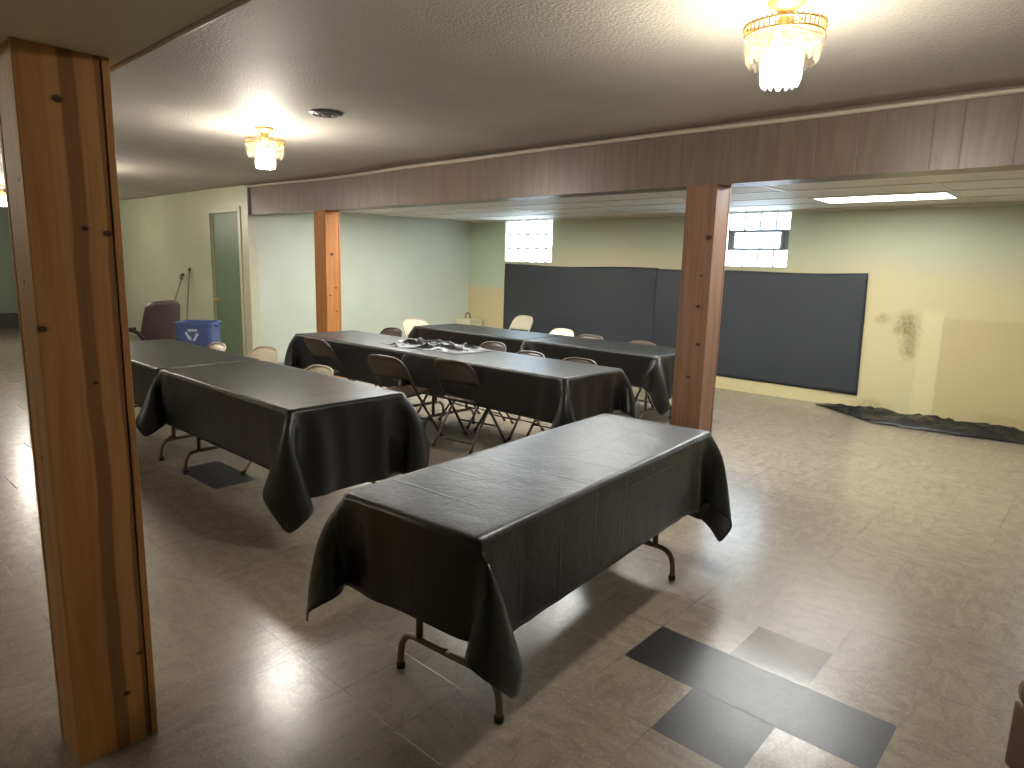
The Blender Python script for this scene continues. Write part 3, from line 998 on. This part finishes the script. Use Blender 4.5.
# crumpled black sheet along the foot of the back wall
bm = bmesh.new()
def fl(u, v):
    x = -2.55 + u * 3.4
    wdt = 0.10 + 0.50 * min(1, u * 4.5) * (0.85 + 0.2 * math.sin(5 * u + 0.4))
    yb = YW - 0.05 + 0.0 * u
    y = yb - wdt * (1 - v) - 0.10 * math.sin(PI * min(1, u * 1.3)) * (1 - v) * 0.4
    n = 1 - abs(mnoise.noise(Vector((x * 3.0, y * 7, 2.2)))) * 2
    n2 = mnoise.noise(Vector((x * 11, y * 16, 6.1)))
    e = min(1, 6 * u, 4 * (1 - v) + 0.15, 5 * v + 0.1)
    return (x, y, 0.004 + max(0, e * (0.075 * max(0, n) + 0.022 * (n2 + 0.5))))
grid_sheet(bm, fl, 110, 18)
o = obj('crumpled_floor_sheet', bm, M['cloth'], smooth=True)
shell(o, 0.003, 1.0)
tag(o, 'crumpled black sheet lying along the foot of the yellow back wall', 'sheet')

# ------------------------------------------------------------------ chandeliers
def chandelier(label, x, y, zc):
    t = thing('crystal_ceiling_lamp', label, 'ceiling lamp', (x, y, zc), 0, 'crystal ceiling lamps')
    t.scale = (1.14, 1.14, 1.33)
    bm = bmesh.new()
    lathe(bm, [(0, 0.0), (0.062, 0.0), (0.066, -0.008), (0.06, -0.018), (0.045, -0.026), (0.03, -0.034), (0.022, -0.045), (0.024, -0.055), (0.03, -0.062), (0.026, -0.075), (0.018, -0.085), (0, -0.087)], 32)
    obj('canopy', bm, M['gold'], t, smooth=True)
    zr = -0.092
    bm = bmesh.new()
    for zz, rr in ((zr + 0.012, 0.132), (zr - 0.012, 0.128)):
        tube(bm, [(rr * math.cos(a), rr * math.sin(a), zz) for a in (2 * PI * k / 48 for k in range(48))], 0.0032, 6, closed=True)
    for k in range(44):
        a = 2 * PI * k / 44
        c, s = math.cos(a), math.sin(a)
        tube(bm, [(0.132 * c, 0.132 * s, zr + 0.016), (0.128 * c, 0.128 * s, zr - 0.016)], 0.0022, 5)
        a2 = a + PI / 44
        c2, s2 = math.cos(a2), math.sin(a2)
        lathe(bm, [(0, zr + 0.022), (0.0045, zr + 0.016), (0, zr + 0.009)], 6, 0.132 * c2, 0.132 * s2)
    for k in range(4):
        a = PI / 4 + PI / 2 * k
        tube(bm, [(0.015 * math.cos(a), 0.015 * math.sin(a), -0.075), (0.131 * math.cos(a), 0.131 * math.sin(a), zr)], 0.004, 6)
    tube(bm, [(0, 0, -0.08), (0, 0, -0.12)], 0.006, 8)
    rim = obj('filigree_rim', bm, M['gold'], t, smooth=True)
    bm = bmesh.new()
    rr = 0.065
    tube(bm, [(rr * math.cos(a), rr * math.sin(a), -0.155) for a in (2 * PI * k / 36 for k in range(36))], 0.003, 6, closed=True)
    for k in range(3):
        a = 2 * PI / 3 * k
        tube(bm, [(0.0, 0.0, -0.115), (rr * math.cos(a), rr * math.sin(a), -0.155)], 0.002, 5)
    obj('lower_ring', bm, M['gold'], t, smooth=True)
    def prism(r, a, z0, ln, wd, lean):
        bm = bmesh.new()
        # three-sided pendant with a pointed foot, hanging tangentially
        c, s = math.cos(a), math.sin(a)
        tx, ty = -s, c
        def ring(z, k, rr):
            return [bm.verts.new((rr * c + tx * wd * k * e + c * o_, rr * s + ty * wd * k * e + s * o_, z)) for e, o_ in ((-1, 0), (0, 0.009 * k), (1, 0), (0, -0.004 * k))]
        r0 = ring(z0, 0.45, r)
        r1 = ring(z0 - 0.008, 1.0, r)
        r2 = ring(z0 - ln * 0.86, 1.0, r - lean)
        r3 = ring(z0 - ln, 0.25, r - lean * 1.3)
        for A, B in ((r0, r1), (r1, r2), (r2, r3)):
            for k in range(4):
                bm.faces.new((A[k], A[(k + 1) % 4], B[(k + 1) % 4], B[k]))
        bm.faces.new(r0[::-1])
        bm.faces.new(r3)
        return bm
    for k in range(22):
        obj('crystal_prism', prism(0.125, 2 * PI * k / 22, zr - 0.014, 0.078, 0.0155, 0.014), M['crystal'], rim)
    for k in range(14):
        obj('crystal_prism', prism(0.064, 2 * PI * (k + .5) / 14, -0.157, 0.086, 0.0125, 0.006), M['crystal'], rim)
    for k in range(3):
        a = 2 * PI / 3 * k + 0.5
        bm = bmesh.new()
        cx, cy = 0.05 * math.cos(a), 0.05 * math.sin(a)
        lathe(bm, [(0, -0.10), (0.009, -0.103), (0.011, -0.118), (0.017, -0.132), (0.016, -0.148), (0.008, -0.16), (0, -0.163)], 12, cx, cy)
        obj('bulb', bm, M['bulb'], t, smooth=True)
    return t

def lamp_light(x, y, z, e):
    ld = bpy.data.lights.new('lamp_glow', 'POINT')
    ld.energy = e
    ld.color = (1.0, 0.955, 0.90)
    ld.shadow_soft_size = 0.09
    lo = bpy.data.objects.new('lamp_glow', ld)
    link(lo)
    lo.location = (x, y, z)
LX = [-1.12, -5.29, -9.40, -13.3]
LAMP_E = 26
ch = chandelier('large crystal ceiling lamp nearest the camera, cut by the top of the picture', LX[0], 2.765, ZC)
dup(ch, (LX[1], 2.79, ZC), 0.1, 'crystal ceiling lamp further back beside the round ceiling vent')
dup(ch, (LX[2], 2.45, ZC - 0.01), 0.2, 'crystal ceiling lamp just behind the big near post')
dup(ch, (LX[3], 2.56, ZC - 0.01), 0.3, 'crystal ceiling lamp farthest off at the left edge of the picture')
for x, y in zip(LX, (2.765, 2.79, 2.45, 2.56)):
    lamp_light(x, y, ZC - 0.30, LAMP_E)
for x in (-5.0, -9.0):  # lamps added out of view to brighten the front part
    dup(ch, (x, -1.25, ZC - 0.01), 0.0, 'added unseen fill lamp shaped as a crystal ceiling lamp, on the near side of the dropped soffit')
    lamp_light(x, -1.25, ZC - 0.25, LAMP_E * 1.0)

# round ceiling vent
t = thing('round_ceiling_vent', 'round dark grey ceiling vent beside the smaller crystal lamp', 'vent', (-4.41, 2.80, ZC))
bm = bmesh.new()
lathe(bm, [(0.118, 0.004), (0.118, -0.004), (0.10, -0.014), (0.088, -0.018), (0.084, -0.014), (0.084, 0.0)], 40)
obj('outer_ring', bm, M['ventgrey'], t, smooth=True)
bm = bmesh.new()
lathe(bm, [(0.075, -0.010), (0.062, -0.02), (0.05, -0.021), (0.046, -0.014), (0.046, -0.01)], 36)
lathe(bm, [(0, -0.022), (0.026, -0.021), (0.034, -0.015), (0.02, -0.01), (0, -0.01)], 24)
obj('inner_cone', bm, M['ventgrey'], t, smooth=True)
bm = bmesh.new()
lathe(bm, [(0, -0.002), (0.086, -0.002), (0.086, -0.010), (0, -0.0101)], 32)
obj('throat', bm, M['ventdark'], t, smooth=True)

# ------------------------------------------------------------------ fluorescent troffers in the hung ceiling
def troffer(label, cx, cy, mat='tube', group='fluorescent ceiling panels'):
    t = thing('fluorescent_panel_light', label, 'ceiling light', (cx, cy, ZD), 0, group)
    a, b = 0.61 - 0.014, 0.305 - 0.014
    obj('diffuser', boxm(-a + 0.03, a - 0.03, -b + 0.03, b - 0.03, -0.012, -0.004), M[mat], t)
    bm = bmesh.new()
    box(bm, -a, a, -b, -b + 0.03, -0.014, 0.0)
    box(bm, -a, a, b - 0.03, b, -0.014, 0.0)
    box(bm, -a, -a + 0.03, -b + 0.03, b - 0.03, -0.0135, 0.0)
    box(bm, a - 0.03, a, -b + 0.03, b - 0.03, -0.0135, 0.0)
    obj('light_frame', bm, M['white_metal'], t)
    return t
tr = troffer('lit fluorescent ceiling panel over the yellow wall, right of the reddish post', -1.86, 7.355)
hid = 'added unseen fluorescent fill panel, behind the brown beam or outside the frame'  # panels added out of sight to light the back part
dup(tr, (1.80, 7.355, ZD), 0, hid)
tr2 = troffer(hid, -1.86, 5.525, 'tube_fill')
for x, y in ((-3.69, 5.525), (-5.52, 5.525), (-7.35, 5.525)):
    dup(tr2, (x, y, ZD), 0, hid)

# ------------------------------------------------------------------ things by the door wall
# swivel armchair
def office_chair(label, loc, rz):
    t = thing('office_chair', label, 'chair', loc, rz)
    bm = bmesh.new()
    def sh(u, v):
        x = (u * 2 - 1)
        ww = 0.27 * (1 - 0.12 * v ** 3)
        corner = 1 - 0.10 * abs(x) ** 5
        z = 0.50 + v * 0.52 * corner
        return (x * ww, -0.20 - 0.10 * v + 0.06 * x * x + 0.0, z)
    grid_sheet(bm, sh, 14, 12)
    o = obj('backrest', bm, M['maroon'], t, smooth=True)
    shell(o, 0.085, 0.0)
    b = o.modifiers.new('bevel', 'BEVEL'); b.width = 0.03; b.segments = 3; b.limit_method = 'ANGLE'; b.angle_limit = R(50)
    bm = boxm(-0.25, 0.25, -0.22, 0.27, 0.42, 0.51)
    obj('seat', bm, M['maroon'], t, bevel=0.035)
    for s in (-1, 1):
        bm = bmesh.new()
        tube(bm, smooth_path([(s * 0.26, -0.20, 0.55), (s * 0.31, -0.16, 0.66), (s * 0.315, 0.0, 0.69), (s * 0.315, 0.16, 0.68), (s * 0.30, 0.22, 0.62), (s * 0.28, 0.18, 0.46)], 5), 0.024, 10)
        ar = obj('armrest', bm, M['darkplastic'], t, smooth=True)
        obj('arm_pad', boxm(s * 0.315 - 0.035, s * 0.315 + 0.035, -0.13, 0.19, 0.69, 0.725), M['maroon'], ar, bevel=0.015)
    bm = bmesh.new()
    lathe(bm, [(0, 0.42), (0.03, 0.42), (0.03, 0.25), (0.045, 0.24), (0.045, 0.09), (0, 0.09)], 16)
    obj('column', bm, M['darkplastic'], t, smooth=True)
    bm = bmesh.new()
    for k in range(5):
        a = 2 * PI * k / 5 + 0.3
        tube(bm, [(0, 0, 0.115), (0.16 * math.cos(a), 0.16 * math.sin(a), 0.095), (0.28 * math.cos(a), 0.28 * math.sin(a), 0.065)], [0.03, 0.024, 0.017], 8)
    base = obj('star_base', bm, M['darkplastic'], t, smooth=True)
    for k in range(5):
        a = 2 * PI * k / 5 + 0.3
        bm = bmesh.new()
        lathe(bm, [(0, -0.022), (0.022, -0.022), (0.026, -0.01), (0.026, 0.01), (0.022, 0.022), (0, 0.022)], 14)
        bmesh.ops.rotate(bm, verts=bm.verts, cent=(0, 0, 0), matrix=Matrix.Rotation(R(90), 3, 'X') )
        bmesh.ops.translate(bm, verts=bm.verts, vec=(0.28 * math.cos(a), 0.28 * math.sin(a), 0.027))
        obj('caster', bm, M['rubber'], base, smooth=True)
    return t
office_chair('dark maroon office armchair beside the blue bin', (-8.62, 2.96, 0), R(116))

# blue recycling bin
BIN = (-7.75, 3.20)
BINR = R(48)
t = thing('recycling_bin', 'blue plastic recycling bin with white mark in front of the green door', 'bin', (BIN[0], BIN[1], 0), BINR)
def rrect(hx, hy, r, n=6):
    out = []
    for cx, cy, a0 in ((hx - r, hy - r, 0), (-hx + r, hy - r, 90), (-hx + r, -hy + r, 180), (hx - r, -hy + r, 270)):
        for k in range(n + 1):
            a = R(a0 + 90 * k / n)
            out.append((cx + r * math.cos(a), cy + r * math.sin(a)))
    return out
bm = bmesh.new()
prof = [(0.16, 0.14, 0.0), (0.172, 0.15, 0.02), (0.20, 0.18, 0.77), (0.206, 0.186, 0.775), (0.208, 0.188, 0.815), (0.203, 0.183, 0.82), (0.19, 0.17, 0.81), (0.16, 0.14, 0.05)]
rings = [[bm.verts.new((x, y, z)) for x, y in rrect(a, b, 0.05)] for a, b, z in prof]
for A, B in zip(rings, rings[1:]):
    n = len(A)
    for k in range(n):
        bm.faces.new((A[k], A[(k + 1) % n], B[(k + 1) % n], B[k]))
bm.faces.new(rings[0][::-1])
bm.faces.new(rings[-1])
obj('bin_body', bm, M['bin'], t, smooth=False, bevel=0.004)
# three chasing arrows and a worn line of print under the rim
bm = bmesh.new()
def on_face(px, pz):
    return (px, -(0.15 + (0.18 - 0.15) * (pz - 0.02) / 0.75) - 0.004, pz)
def poly(pts):
    f = [bm.verts.new(on_face(*p)) for p in pts]
    g = [bm.verts.new((v.co.x, v.co.y + 0.003, v.co.z)) for v in f]
    bm.faces.new(f)
    bm.faces.new(g[::-1])
    n = len(f)
    for k in range(n):
        bm.faces.new((f[k], g[k], g[(k + 1) % n], f[(k + 1) % n]))
for k in range(3):
    a = R(90 + 120 * k)
    c, s = math.cos(a), math.sin(a)
    cx, cz = -0.01, 0.685
    def L2(p):
        return (cx + (p[0] * -s - p[1] * -c) * 1.0, cz + (p[0] * c + p[1] * s) * 1.0)
    def T(x, y):          # local: y outwards, x along the side
        return (cx + c * y - s * x, cz + s * y + c * x)
    poly([T(-0.055, 0.035), T(-0.055, 0.058), T(0.018, 0.058), T(0.018, 0.035)])
    poly([T(0.018, 0.024), T(0.018, 0.069), T(0.052, 0.0465)])
obj('arrow_mark', bm, M['print'], t)
for s in (-1, 1):
    bm = bmesh.new()
    tube(bm, smooth_path([(s * 0.20, -0.08, 0.79), (s * 0.225, -0.06, 0.775), (s * 0.23, 0.0, 0.77), (s * 0.225, 0.06, 0.775), (s * 0.20, 0.08, 0.79)], 4), 0.011, 8)
    obj('handle', bm, M['print'] if s < 0 else M['bin'], t, smooth=True)

# two brooms leaning on the door wall
def leaning(name, label, top, foot, head, cat):
    t = thing(name, label, cat, (foot[0], foot[1], 0))
    v = Vector(top) - Vector(foot)
    bm = bmesh.new()
    tube(bm, [Vector((0, 0, 0.12)) + v * 0.02, v], 0.0125, 8)
    obj('handle', bm, M['handlewood'], t, smooth=True)
    bm = bmesh.new()
    tube(bm, [v * 0.97, v * 1.005], 0.019, 8)
    obj('grip', bm, M['bristle'], t, smooth=True)
    if head == 'broom':
        bm = bmesh.new()
        box(bm, -0.15, 0.15, -0.03, 0.03, 0.10, 0.14)
        obj('broom_block', bm, M['handlewood'], t, bevel=0.008)
        bm = bmesh.new()
        for k in range(16):
            x = -0.14 + 0.28 * k / 15
            tube(bm, [(x, 0, 0.1), (x * 1.08, -0.02, 0.002)], [0.012, 0.008], 6)
        obj('bristles', bm, M['bristle'], t)
    else:
        bm = bmesh.new()
        tube(bm, [(0.0, -0.07 , v.z * 0.9)] + [(0.045 * math.sin(a) + v.x * 0.93, v.y * 0.93 - 0.02, v.z * 0.955 + 0.045 * math.cos(a)) for a in (R(30 * k) for k in range(0, 11))], 0.008, 6) if False else tube(bm, [(0.045 * math.sin(a) + v.x * 0.955, v.y * 0.955 - 0.014, v.z * 0.955 + 0.04 * math.cos(a)) for a in (R(30 * k) for k in range(12))], 0.009, 6, closed=True)
        obj('hanging_loop', bm, M['bristle'], t, smooth=True)
        bm = bmesh.new()
        for k in range(14):
            a = 2 * PI * k / 14
            tube(bm, smooth_path([(0, 0, 0.17), (0.05 * math.cos(a), 0.05 * math.sin(a), 0.10), (0.10 * math.cos(a), 0.08 * math.sin(a), 0.02), (0.13 * math.cos(a), 0.10 * math.sin(a), 0.012)], 3), 0.012, 6)
        obj('mop_strands', bm, M['handlewood'], t, smooth=True)
    return t
leaning('push_broom', 'broom leaning on the wall, taller dark-tipped handle behind the office chair', (-11.50, 4.655, 1.35), (-11.25, 4.42, 0), 'broom', 'broom')
leaning('string_mop', 'mop leaning on the wall, shorter handle ending in a dark loop', (-11.72, 4.635, 1.26), (-12.0, 4.34, 0), 'mop', 'mop')

# pale boxes in the back corner
t = thing('junction_box', 'cream painted box on the floor of the far left back corner', 'box', (-8.46, 8.17, 0))
obj('box_body', boxm(-0.19, 0.17, -0.14, 0.16, 0.0, 0.56), M['cream_box'], t, bevel=0.012)
obj('lid', boxm(-0.20, 0.18, -0.15, 0.17, 0.56, 0.60), M['cream_box'], t, bevel=0.008)
bm = bmesh.new()
tube(bm, smooth_path([(-0.14, 0.05, 0.60), (-0.13, 0.05, 0.68), (-0.06, 0.06, 0.69), (-0.05, 0.07, 0.60)], 4), 0.012, 8)
obj('handle', bm, M['steel'], t, smooth=True)

# brown padded ottoman cut by the right edge
t = thing('padded_ottoman', 'brown padded ottoman cut off at the right edge of the picture', 'ottoman', (0.195, 2.43, 0), R(42))
obj('cushion', boxm(-0.2, 0.2, -0.2, 0.2, 0.25, 0.335), M['brownvinyl'], t, bevel=0.03)
obj('base', boxm(-0.197, 0.197, -0.197, 0.197, 0.03, 0.255), M['brownvinyl'], t, bevel=0.012)
for sx in (-1, 1):
    for sy in (-1, 1):
        obj('foot', boxm(sx * 0.16 - 0.025, sx * 0.16 + 0.025, sy * 0.16 - 0.025, sy * 0.16 + 0.025, 0, 0.032), M['tabletop'], t, bevel=0.004)

# ------------------------------------------------------------------ sky outside, exposure
w = bpy.data.worlds.new('overcast_sky')
scene.world = w
w.use_nodes = True
bg = w.node_tree.nodes['Background']
bg.inputs[0].default_value = (0.80, 0.90, 1.0, 1)
bg.inputs[1].default_value = 5.0

scene.view_settings.view_transform = 'Standard'
scene.view_settings.look = 'None'
scene.view_settings.gamma = 1.0
scene.view_settings.use_curve_mapping = False
scene.view_settings.exposure = 1.9
scene.cycles.use_denoising = True
scene.cycles.max_bounces = 10
scene.cycles.transparent_max_bounces = 24
scene.cycles.caustics_reflective = False
scene.cycles.caustics_refractive = False
scene.cycles.sample_clamp_indirect = 4.0

# ------------------------------------------------------------------ camera
F, YAW, PITCH, ROLL, CH = 665.06, -0.73592, 0.17483, 0.02723, 1.52924
cyw, syw, cp, sp = math.cos(YAW), math.sin(YAW), math.cos(PITCH), math.sin(PITCH)
f = Vector((syw * cp, cyw * cp, -sp))
r = Vector((cyw, -syw, 0))
u = r.cross(f)
r2 = r * math.cos(ROLL) + u * math.sin(ROLL)
u2 = u * math.cos(ROLL) - r * math.sin(ROLL)
cd = bpy.data.cameras.new('camera')
cd.sensor_width = 36
cd.lens = F / 1024 * 36
cd.clip_start = 0.05
cam = bpy.data.objects.new('camera', cd)
link(cam)
m = Matrix(((r2.x, u2.x, -f.x, 0), (r2.y, u2.y, -f.y, 0), (r2.z, u2.z, -f.z, CH), (0, 0, 0, 1)))
cam.matrix_world = m
scene.camera = cam
